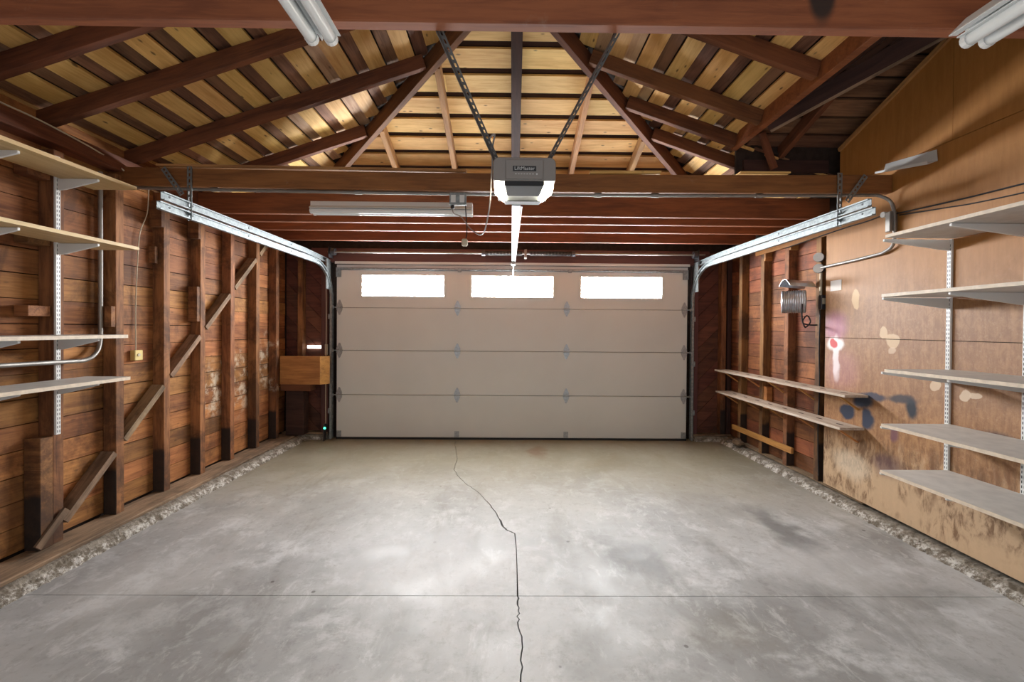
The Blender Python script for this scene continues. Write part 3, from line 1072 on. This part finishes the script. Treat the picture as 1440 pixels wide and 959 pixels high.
# ceiling straps (slotted angle iron)
perforated('hanger_strap', 'strap', op, (-.053, 1.87, 2.10), (-.237, 1.438, 2.37), .022, (1, .3, 0), .003, 20)
perforated('hanger_strap', 'strap', op, (.168, 1.87, 2.10), (.362, 1.438, 2.37), .022, (1, -.3, 0), .003, 20)
for a, b in (((-.053, 1.87, 2.10), (-.237, 1.438, 2.37)), ((.168, 1.87, 2.10), (.362, 1.438, 2.37))):
    obj('strap_flange', sweep(bmesh.new(), [a, b], [(-.011, 0), (-.008, 0), (-.008, .020), (-.011, .020)], (1, 0, 0)), 'strap', op)
boxo('mount_bar', 'steel', op, ox - .125, ox + .120, 1.855, 1.885, 2.0895, 2.0955)
# T-rail, trolley, arm
bm = bmesh.new()
sweep(bm, [(ox - .028, 2.13, 1.985), (ox - .006, 5.19, 2.172)], [(-.022, -.003), (-.022, .003), (-.003, .003), (-.003, .030), (.003, .030), (.003, .003), (.022, .003), (.022, -.003)], (1, 0, 0))
obj('rail', bm, 'steel', op)
obj('chain', tube(bmesh.new(), [(ox + .0, 2.13, 1.980), (ox + .010, 5.15, 2.166)], .004, 6), 'dark_steel', op)
boxo('trolley', 'conduit', op, ox - .035, ox + .012, 4.95, 5.06, 2.115, 2.148, bevel=.004)
obj('arm', tube(bmesh.new(), [(ox - .008, 5.0, 2.118), (ox - .008, 5.13, 2.02), (ox - .006, 5.226, 2.00)], .009, 6), 'steel', op)
# power cord: knotted on the strap and falling to the outlet box
cord = smooth_path([(-.04, 1.92, 2.095), (-.066, 1.85, 2.125), (-.088, 1.82, 2.165), (-.064, 1.80, 2.185), (-.074, 1.84, 2.14), (-.078, 1.90, 2.06), (-.105, 2.2, 1.97),
                    (-.16, 2.55, 1.93), (-.25, 2.8, 2.02), (-.33, 2.945, 2.135), (-.385, 2.962, 2.165), (-.392, 2.962, 2.225)], 6)
pw = thing('power_cord', 'thin grey power cord looping from the opener to the outlet box', 'cord', (-.2, 2.5, 2.0))
obj('cord', tube(bmesh.new(), cord, .0042, 6), 'greycable', pw, True)
obj('plug', box(bmesh.new(), -.405, -.379, 2.948, 2.972, 2.195, 2.232), 'black', pw, bevel=.004)

# ================================================================== CONDUITS AND BOXES
cd = thing('conduit_run', 'thin grey metal conduit running under the second tie beam', 'conduit', (0, 2.985, 2.3))
pts = [(-2.60 + 5.12 * i / 12, 2.985, 2.325 - .020 * (1 - (2 * i / 12 - 1) ** 2)) for i in range(13)]
pts += smooth_path([pts[-1], (2.585, 2.97, 2.318), (2.64, 2.94, 2.27), (2.655, 2.925, 2.19)], 5)[1:]
pts += smooth_path([pts[-1], (2.655, 2.922, 2.02), (2.655, 2.945, 1.955), (2.655, 3.02, 1.925)], 6)[1:]
pts += [(2.655, 3.25, 1.914), (2.655, 3.60, 1.907)]
obj('pipe', tube(bmesh.new(), pts, .011, 10), 'conduit', cd, True)
for x in (-2.04, -1.05, .62, 1.02, 1.75):
    obj('coupling', tube(bmesh.new(), [(x - .025, 2.985, 2.325 - .020 * (1 - (x / 2.56) ** 2)), (x + .025, 2.985, 2.325 - .020 * (1 - (x / 2.56) ** 2))], .0145, 10), 'conduit', cd, True)
bm = box(bmesh.new(), 2.625, 2.68, 2.925, 2.965, 2.06, 2.20)
obj('wall_clamp', bm, 'conduit', cd, bevel=.004)
obj('porcelain_knob', disc(bmesh.new(), (2.68, 2.985, 2.19), (-1, 0, 0), .020, .055, 14), 'white', cd)
bm = bmesh.new()
box(bm, -.412, -.296, 2.945, 2.972, 2.218, 2.305)
ob = obj('outlet_box', bm, 'steel', cd, bevel=.004)
for x in (-.385, -.325):
    boxo('outlet_face', 'white', ob, x - .016, x + .016, 2.942, 2.946, 2.235, 2.285)

pc = thing('pull_cord', 'dark cord hanging below the outlet box with a pale plug end', 'cord', (-.300, 2.95, 1.95))
obj('cord', tube(bmesh.new(), smooth_path([(-.302, 2.955, 2.216), (-.296, 2.952, 2.13), (-.290, 2.95, 2.04), (-.300, 2.95, 1.975)], 5), .004, 6), 'black', pc, True)
obj('plug_end', box(bmesh.new(), -.325, -.285, 2.93, 2.965, 1.935, 1.985), 'cable', pc, bevel=.008)

lc = thing('pipe', 'thin grey pipe bending behind the left wall shelves', 'pipe', (-2.70, 2.83, 1.3))
obj('tube', tube(bmesh.new(), [(-2.715, 2.865, 2.39), (-2.715, 2.865, 1.34)] + smooth_path([(-2.715, 2.865, 1.31), (-2.713, 2.85, 1.22), (-2.69, 2.78, 1.165), (-2.632, 2.66, 1.15)], 6) +
                 [(-2.632, 2.2, 1.158), (-2.632, 1.0, 1.165)], .013, 10), 'conduit', lc, True)

wb = thing('push_button_box', 'small yellowed box on the left boards with a thin wire above it', 'switch', (-2.74, 3.17, 1.15))
boxo('box', 'yellow', wb, -2.760, -2.722, 3.135, 3.205, 1.115, 1.190, bevel=.004)
obj('button', disc(bmesh.new(), (-2.722, 3.165, 1.155), (1, 0, 0), .011, .006, 12), 'cable', wb)
obj('wire', tube(bmesh.new(), smooth_path([(-2.742, 3.165, 1.188), (-2.748, 3.170, 1.5), (-2.742, 3.18, 1.85), (-2.742, 3.20, 2.06), (-2.73, 3.25, 2.22), (-2.73, 3.262, 2.40)], 6), .0035, 6), 'cable', wb, True)

cb = obj('cable', tube(bmesh.new(), smooth_path([(-2.64, 1.2, 2.56), (-2.64, 1.9, 2.535), (-2.637, 2.225, 2.522), (-2.637, 2.43, 2.518), (-2.637, 2.71, 2.492), (-2.66, 2.90, 2.47), (-2.64, 2.955, 2.43)], 6), .005, 6), 'cable', None, True)
tag(cb, 'pale cable draped along the top plate of the left wall', 'cable')
cb = obj('cable', tube(bmesh.new(), smooth_path([(2.668, 4.1, 2.165), (2.672, 3.4, 2.19), (2.672, 3.19, 2.19), (2.662, 3.0, 2.196), (2.665, 2.88, 2.178), (2.673, 2.5, 2.155), (2.673, 2.197, 2.143), (2.673, 1.2, 2.10)], 6), .005, 6), 'black', None, True)
tag(cb, 'upper black wire sagging across the plywood above the right shelves', 'cable')
cb = obj('cable', tube(bmesh.new(), smooth_path([(2.667, 2.90, 2.165), (2.673, 2.6, 2.13), (2.673, 2.3, 2.102), (2.673, 1.2, 2.05)], 6), .004, 6), 'black', None, True)
tag(cb, 'lower thin black wire touching the plywood just above the top right shelf', 'cable')

# ================================================================== FLUORESCENT FIXTURES
def fixture(name, label, x0, x1, y0, y1, zt, zb_, axis, hood=False):
    root = thing(name, label, 'light fixture', ((x0 + x1) / 2, (y0 + y1) / 2, zt), group='unlit fluorescent fixtures')
    if axis == 'y':
        cx = (x0 + x1) / 2
        w = (x1 - x0) / 2
        P = lambda a, l, h: (cx + a, l, h)
        l0, l1 = y0, y1
        side = (1, 0, 0)
    else:
        cx = (y0 + y1) / 2
        w = (y1 - y0) / 2
        P = lambda a, l, h: (l, cx + a, h)
        l0, l1 = x0, x1
        side = (0, 1, 0)
    hh = zt - zb_
    bm = bmesh.new()
    pts = [(-w * .55, zt), (w * .55, zt), (w * .55, zt - hh * .35), (w, zt - hh * .55), (w, zt - hh * .60), (w * .12, zt - hh * .52), (0, zt - hh * .80), (-w * .12, zt - hh * .52), (-w, zt - hh * .60), (-w, zt - hh * .55), (-w * .55, zt - hh * .35)]
    a = Vector(P(0, l1, 0)) - Vector(P(0, l0, 0))
    prism(bm, [P(q, l0, h) for q, h in pts], a)
    obj('housing', bm, 'fixture', root)
    r = min(.019, hh * .24)
    for s in (-1, 1):
        zc = zb_ + r + .002
        obj('tube', tube(bmesh.new(), [P(s * w * .52, l0 + .012, zc), P(s * w * .52, l1 - .012, zc)], r, 14), 'tube', root, True)
        for e, d in ((l0, .016), (l1, -.016)):
            obj('lamp_holder', tube(bmesh.new(), [P(s * w * .52, e, zc), P(s * w * .52, e + d, zc)], r * 1.12, 12), 'white', root)
    if hood:
        bm = bmesh.new()
        for s in (-1,):
            prism(bm, [P(s * w, l0, zt - hh * .50), P(s * w * .5, l0, zt + .012), P(s * w * .5, l0, zt + .016), P(s * w * 1.45, l0, zt - hh * .50), P(s * w * 1.45, l0, zt - hh * .54)], a)
        obj('reflector_wing', bm, 'fixture', root)
    return root


fixture('fluorescent_fixture', 'unlit twin tube light hanging under the near beam, left of centre', -.662, -.545, .16, 1.382, 2.352, 2.270, 'y')
fixture('fluorescent_fixture', 'unlit twin tube light at the upper right above the plywood wall', 1.418, 1.535, .13, 1.352, 2.352, 2.270, 'y', True)
fixture('fluorescent_fixture', 'long unlit twin tube light across the joists behind the opener', -1.525, -.285, 3.27, 3.38, 2.336, 2.242, 'x')

mt = thing('metal_trough', 'bent white sheet metal trough leaning against plywood over the second beam', 'metal sheet', (2.62, 2.9, 2.45))
bm = bmesh.new()
prism(bm, [(2.66, 3.02, 2.512), (2.66, 2.64, 2.432), (2.60, 2.64, 2.410), (2.60, 3.02, 2.490)], (0, 0, .004))
prism(bm, [(2.66, 3.02, 2.513), (2.66, 2.64, 2.433), (2.674, 2.66, 2.512), (2.674, 3.02, 2.560)], (.003, 0, 0))
prism(bm, [(2.60, 3.02, 2.490), (2.60, 2.64, 2.410), (2.60, 2.64, 2.430), (2.60, 3.02, 2.503)], (-.003, 0, 0))
obj('sheet', bm, 'fixture', mt)

# ================================================================== SHELVING
def bracket(parent, s, xw, ln, y, ztop):
    """tapered steel shelf bracket; s = direction into the room"""
    bm = prism(bmesh.new(), [(xw, y - .007, ztop), (xw + s * ln, y - .007, ztop), (xw + s * ln, y - .007, ztop - .014), (xw + s * .04, y - .007, ztop - .062), (xw, y - .007, ztop - .066)], (0, .014, 0))
    return obj('bracket', bm, 'white', parent, bevel=.002)


def standard(s, xw, y, z0, z1, tops, ln, label, group):
    root = thing('shelf_standard', label, 'shelf support', (xw, y, z0), group=group)
    a, b = sorted((xw, xw + s * .014))
    boxo('upright', 'white', root, a, b, y - .014, y + .014, z0, z1, bevel=.002)
    bm = bmesh.new()
    xs = xw + s * .014
    zz = z0 + .02
    while zz < z1 - .02:
        for dy in (-.006, .006):
            a, b = sorted((xs - s * .002, xs + s * .0005))
            box(bm, a, b, y + dy - .002, y + dy + .002, zz - .008, zz + .006)
        zz += .0254
    o = obj('slots', bm, 'dark_steel', root)
    tag(o, kind='stuff')
    for t in tops:
        bracket(root, s, xw + s * .0145, ln, y, t)
    return root


LT = [2.228, 1.850, 1.292, 1.030]
RT = [1.927, 1.575, 1.125, .795, .515]
standard(1, -2.662, 2.535, .725, 2.36, LT, .235, 'white slotted shelf upright on the left wall, under the far shelf ends', 'left shelf uprights')
standard(1, -2.668, 2.131, .725, 2.36, LT, .235, 'white slotted shelf upright on the left wall nearest the camera', 'left shelf uprights')
standard(-1, 2.680, 2.565, .45, 1.93, RT, .40, 'white slotted shelf upright on the plywood, under the far shelf ends', 'right shelf uprights')
standard(-1, 2.680, 2.175, .45, 1.93, RT, .40, 'white slotted shelf upright on the plywood nearest the camera', 'right shelf uprights')
nl = ['top left pale wooden shelf board just below the roof slope', 'second left pale wooden shelf board from the top',
      'third left shelf board from the top, white faced above the pipe', 'lowest left shelf board, white faced below the pipe']
for k, (t, ye, lab) in enumerate(zip(LT, (2.735, 2.752, 2.672, 2.688), nl)):
    root = thing('shelf_board', lab, 'shelf', (-2.5, 1.9, t), group='left wall shelf boards')
    o = plank('board', (-2.500, .75, t + .0115), (-2.500, ye, t + .0115), .270, .020, 'shelf_wood' if k < 2 else 'shelf_top', root)
    plank('edge_band', (-2.3635, .75, t + .0115), (-2.3635, ye, t + .0115), .003, .020, 'shelf_wood' if k < 2 else 'shelf_edge', root)
nr = ['topmost right shelf board, pale and seen from below', 'second right shelf board from the top',
      'middle right shelf board at eye level', 'second lowest right shelf board with grey top',
      'lowest right shelf board, wide and dusty grey']
for t, ye, lab in zip(RT, (2.535, 2.555, 2.528, 2.545, 2.548), nr):
    root = thing('shelf_board', lab, 'shelf', (2.45, 1.9, t), group='right wall shelf boards')
    plank('board', (2.457, .75, t + .0105), (2.457, ye, t + .0105), .410, .018, 'shelf_top', root)
    plank('edge_band', (2.250, .75, t + .0105), (2.250, ye, t + .0105), .003, .018, 'shelf_edge', root)

# slotted tool racks on the right studs
for zt, ya, yb, xf, lab in ((.885, 3.14, 5.14, 2.50, 'upper narrow tool rail with holes on the right studs'), (.635, 3.17, 5.09, 2.49, 'lower narrow tool rail with holes on the right studs')):
    root = thing('tool_rail', lab, 'rail', (2.6, 4.1, zt), group='tool rails')
    o = plank('rail_board', ((xf + 2.678) / 2, ya, zt), ((xf + 2.678) / 2, yb, zt), 2.678 - xf, .019, 'grey_wood', root, bevel=.002)
    o.data.materials[0] = M['rail_wood'] if 'rail_wood' in M else M.setdefault('rail_wood', wood('worn_rail_wood', (.56, .47, .38), (.36, .27, .19), .1, .7))
    bm = bmesh.new()
    yy = ya + .12
    while yy < yb - .05:
        pts = []
        for k in range(12):
            a = 2 * math.pi * k / 12
            pts.append(((xf + 2.678) / 2 + .012 * math.cos(a), yy + .035 * math.sin(a), zt + .0098))
        prism(bm, pts, (0, 0, .0006))
        yy += .22
    tag(obj('holes', bm, 'dark_wood', root), kind='stuff')
    for yy in (3.235, 3.70, 4.12, 4.52, 4.94):
        if yy < ya: continue
        bm = bmesh.new()
        sweep(bm, [(xf + .03, yy, zt - .012), (2.679, yy, zt - .115)], [(-.009, -.006), (.009, -.006), (.009, .006), (-.009, .006)], (0, 1, 0))
        obj('support', bm, 'orange_wood', root)

# ================================================================== RIGHT WALL ELECTRICS
dm = thing('ribbed_drum', 'ribbed silver metal drum with a bent top flap on the right stud', 'metal drum', (2.66, 3.75, 1.62))
prof = []
bm = bmesh.new()
cx0, cx1, n = 2.47, 2.655, 22
rings = []
for i in range(n + 1):
    x = cx0 + (cx1 - cx0) * i / n
    r = .098 + .0028 * math.sin(i * math.pi) + (.004 if i % 2 else -.003)
    if i in (0, n): r = .090
    c = Vector((2.60, 3.705, 1.625)) + Vector((.83, -.56, 0)) * (x - cx1)
    rings.append([bm.verts.new(c + Vector((.56, .83, 0)) * (r * .8 * math.cos(2 * math.pi * k / 28)) + Vector((0, 0, r * math.sin(2 * math.pi * k / 28)))) for k in range(28)])
for a, b in zip(rings, rings[1:]):
    for k in range(28):
        bm.faces.new((a[k], a[(k + 1) % 28], b[(k + 1) % 28], b[k]))
bm.faces.new(rings[0][::-1])
bm.faces.new(rings[-1])
obj('drum', bm, 'bright_steel', dm, True)
bm = bmesh.new()
a = [(2.655, 3.66 + .15 * k / 6, 1.745 + .058 * math.sin(math.pi * k / 6)) for k in range(7)]
for k in range(6):
    p, q = Vector(a[k]), Vector(a[k + 1])
    prism(bm, [p, q, q + Vector((-.225, .01, .018)), p + Vector((-.225, .01, .018))], (0, 0, .003))
obj('flap', bm, 'bright_steel', dm)
obj('drum_cord', tube(bmesh.new(), smooth_path([(2.52, 3.64, 1.60), (2.51, 3.63, 1.50), (2.53, 3.64, 1.43), (2.56, 3.65, 1.40), (2.60, 3.65, 1.45), (2.56, 3.64, 1.50), (2.53, 3.65, 1.44), (2.60, 3.655, 1.42), (2.66, 3.652, 1.42)], 6), .006, 6), 'black', dm, True)
eb = thing('outlet_box', 'small dark outlet box beside the silver drum with wire running down', 'outlet', (2.68, 3.64, 1.62))
boxo('box', 'dark_steel', eb, 2.670, 2.735, 3.618, 3.658, 1.555, 1.675, bevel=.003)
boxo('socket', 'cable', eb, 2.676, 2.70, 3.612, 3.618, 1.60, 1.65)
obj('pipe', tube(bmesh.new(), [(2.682, 3.645, 1.675), (2.682, 3.645, 1.89)], .010, 8), 'cable', eb, True)
obj('wire', tube(bmesh.new(), smooth_path([(2.684, 3.652, 1.55), (2.680, 3.652, 1.2), (2.684, 3.648, .9), (2.676, 3.648, .5), (2.69, 3.652, .12)], 6), .005, 6), 'black', eb, True)
for zz, lab in ((2.000, 'upper round pale lamp socket above the silver drum'), (1.905, 'lower round white junction cover at the end of the conduit')):
    root = thing('round_socket', lab, 'socket', (2.66, 3.675, zz), group='round sockets')
    obj('cup', disc(bmesh.new(), (2.686, 3.665, zz), (-.75, -.66, 0), .040, .05, 20), 'dark_steel' if zz < 1.95 else 'conduit', root)
    obj('cover', disc(bmesh.new(), Vector((2.686, 3.665, zz)) + Vector((-.75, -.66, 0)) * .0502, (-.75, -.66, 0), .038, .006, 20), 'white', root)
pp = boxo('paper_note', 'paper', None, 2.6775, 2.680, 3.415, 3.53, 1.70, 1.785)
tag(pp, 'blank white paper slip stuck on the plywood below the conduit', 'paper')

# ================================================================== FRONT CORNERS
cbx = thing('corner_box', 'orange brown wooden box built into the left front corner', 'wooden box', (-2.37, 5.05, .66))
boxo('front_panel', 'orange_wood', cbx, -2.655, -2.190, 4.985, 5.005, .70, 1.028, bevel=.002)
obj('side_panel', prism(bmesh.new(), [(-2.189, 4.985, .70), (-2.172, 5.005, .70), (-2.112, 5.07, .70), (-2.128, 5.082, .70), (-2.189, 5.012, .70)], (0, 0, .328)), 'orange_wood', cbx)
boxo('bottom', 'orange_wood', cbx, -2.655, -2.235, 5.006, 5.21, .70, .715)
boxo('ledge', 'rafter', cbx, -2.655, -2.31, 5.00, 5.14, .62, .698, bevel=.002)
boxo('post', 'dark_wood', cbx, -2.63, -2.42, 5.07, 5.20, .086, .618, bevel=.003)
se = thing('safety_sensor', 'small door safety sensor with a green light beside the left track', 'sensor', (-2.19, 5.15, .15))
boxo('bracket', 'dark_steel', se, -2.215, -2.205, 5.13, 5.20, .0, .20)
boxo('body', 'black', se, -2.204, -2.176, 5.12, 5.18, .125, .195, bevel=.004)
obj('led', disc(bmesh.new(), (-2.190, 5.120, .16), (0, -1, 0), .013, .006, 12), 'green', se)
obj('wire', tube(bmesh.new(), smooth_path([(-2.208, 5.19, .20), (-2.212, 5.195, .8), (-2.208, 5.195, 1.5), (-2.215, 5.19, 2.15)], 6), .0045, 6), 'cable', se, True)
wc = boxo('wall_control', 'cable', None, -2.236, -2.200, 5.218, 5.2365, 1.03, 1.16, bevel=.003)
tag(wc, 'narrow pale wall control on the post left of the door', 'switch')
bm = bmesh.new()
bmesh.ops.create_icosphere(bm, subdivisions=2, radius=1)
for v in bm.verts:
    k = 1 + rnd.uniform(-.22, .22)
    v.co = Vector((2.54 + v.co.x * .055 * k, 4.86 + v.co.y * .10 * k, .085 + v.co.z * .035 * k))
for v in bm.verts:
    v.co.x += .10
tag(obj('rubble', bm, 'grey_wood', None), 'dark crumbled lump of debris on the curb by the right front corner', 'debris')
